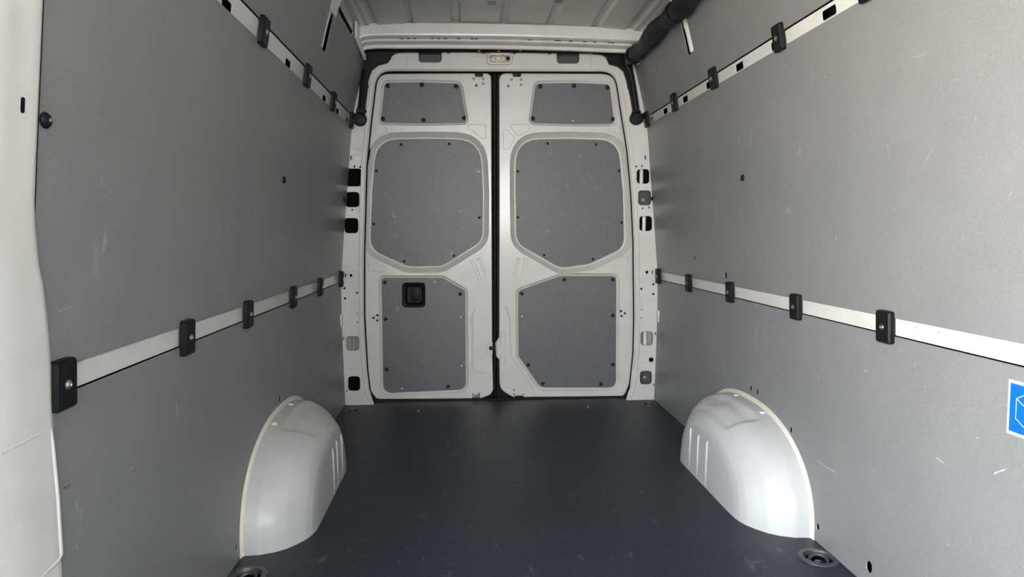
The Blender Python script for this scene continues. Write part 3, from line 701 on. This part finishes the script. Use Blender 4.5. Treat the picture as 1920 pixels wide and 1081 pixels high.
for x in (898.5, 935, 975.5):
    for y in ((85.5, 95) if x != 935 else (84.5, 95.5)):
        p = ony(x, y, YC-.006); mk('duct_clip', box(p.x-.006, p.y-.003, p.z-.0028, p.x+.006, p.y+.003, p.z+.0028, .001), M['white'] if x != 935 else M['steel'], cd)
# ---- black foam sleeve along the right roof rail
pts = []; rs = []
for i in range(60):
    t = i/59; y = 3.74-2.4*t
    bump_ = .003*math.sin(t*37)+.003*math.sin(t*83+1)+.004*random.random()
    if abs((y*3.1) % 1-.5) < .05: bump_ -= .004
    pts.append((XC+.682+.003*math.sin(t*20), y, 1.872+.003*math.sin(t*30))); rs.append(.040+bump_)
rs[0] = .022; rs[1] = .034
bm = tube(pts, rs, 16); o = mk('cable_sleeve', bm, M['black'], label='thick black padded cable sleeve running along the right roof rail', cat='cable sleeve')
for y in (3.62, 3.28, 2.92):
    mk('sleeve_band', tube([(XC+.682+.043*math.cos(a), y, 1.872+.043*math.sin(a)) for a in [2*math.pi*k/20 for k in range(20)]], .005, 6, True), M['rubber'], o)

# ---- interior lamp
YL = YR-.003
lo_ = pxy(rrect(913.5, 99.5, 960, 120.5, 7, 5), YL)
lamp = mk('load_bay_lamp', plate(lo_, [pxy(rrect(917, 103, 956.5, 117, 5, 5), YL)], .008, .002, lambda u, v, w: (u, YL-w, v)), M['lens'], label='clear oval interior lamp on the white header above the doors', cat='lamp')
mk('lamp_gasket', plate(pxy(rrect(912.3, 98.3, 961.2, 121.7, 8, 5), YL), [], .002, .0005, lambda u, v, w: (u, YL-w, v)), M['greyplate'], lamp)
for i, (rx, ry, m_) in enumerate(((17.5, 7.6, 'lensin'), (12.5, 5.8, 'lens'), (9, 4.2, 'lensin'), (5.5, 2.6, 'lens'))):
    mk('reflector' if i % 2 == 0 else 'lens', plate(pxy(circ(934.5, 110, rx, 24, ry), YL), [], .003+.0025*i, .001, lambda u, v, w: (u, YL-w, v)), M[m_], lamp)
mk('switch', lathe([(.010, 0), (.010, .008), (.007, .010)], 14, 'y', ony(952.5, 110, YL-.002)), M['black'], lamp)

# ---- sticker on the right wall
p = onw(1897, 810); q = onw(1909, 715); y1 = 1.285; z0, z1 = .549, .658; y0 = y1-.112
smap = lambda e: (lambda u, v, w: (XC+half(v)-.0102-w-e, u, v))
st = mk('sticker', plate(rrect(y0, z0, y1, z1, .002), [], .0006, .0001, smap(0)), M['stickerwhite'], label='blue square sticker with a white border and cube outline on the right wall', cat='sticker')
mk('blue_field', plate(rrect(y0+.005, z0+.006, y1-.005, z1-.006, .001), [], .0004, .0001, smap(.0006)), M['blue'], st)
cy, cz, R_ = (y0+y1)/2, (z0+z1)/2, .040
hexp = [(cy+R_*math.sin(math.radians(60*k)), cz+R_*math.cos(math.radians(60*k))) for k in range(6)]
def line(P, closed):
    bm = bmesh.new(); n = len(P)
    for i in range(n if closed else n-1):
        a = Vector(P[i]); b = Vector(P[(i+1) % n]); t = (b-a).normalized()*.0006; nn = Vector((-t.y, t.x))
        loft([[(u, v, w) for (u, v) in (tuple(a-t-nn), tuple(b+t-nn), tuple(b+t+nn), tuple(a-t+nn))] for w in (0, .0003)], True, True, True, bm)
    f = smap(.001)
    for v in bm.verts: v.co = f(*v.co)
    return bm
mk('cube_outline', line(hexp, True), M['stickerwhite'], st)
for k in (1, 3, 5): mk('cube_edge', line([(cy, cz), hexp[k]], False), M['stickerwhite'], st)
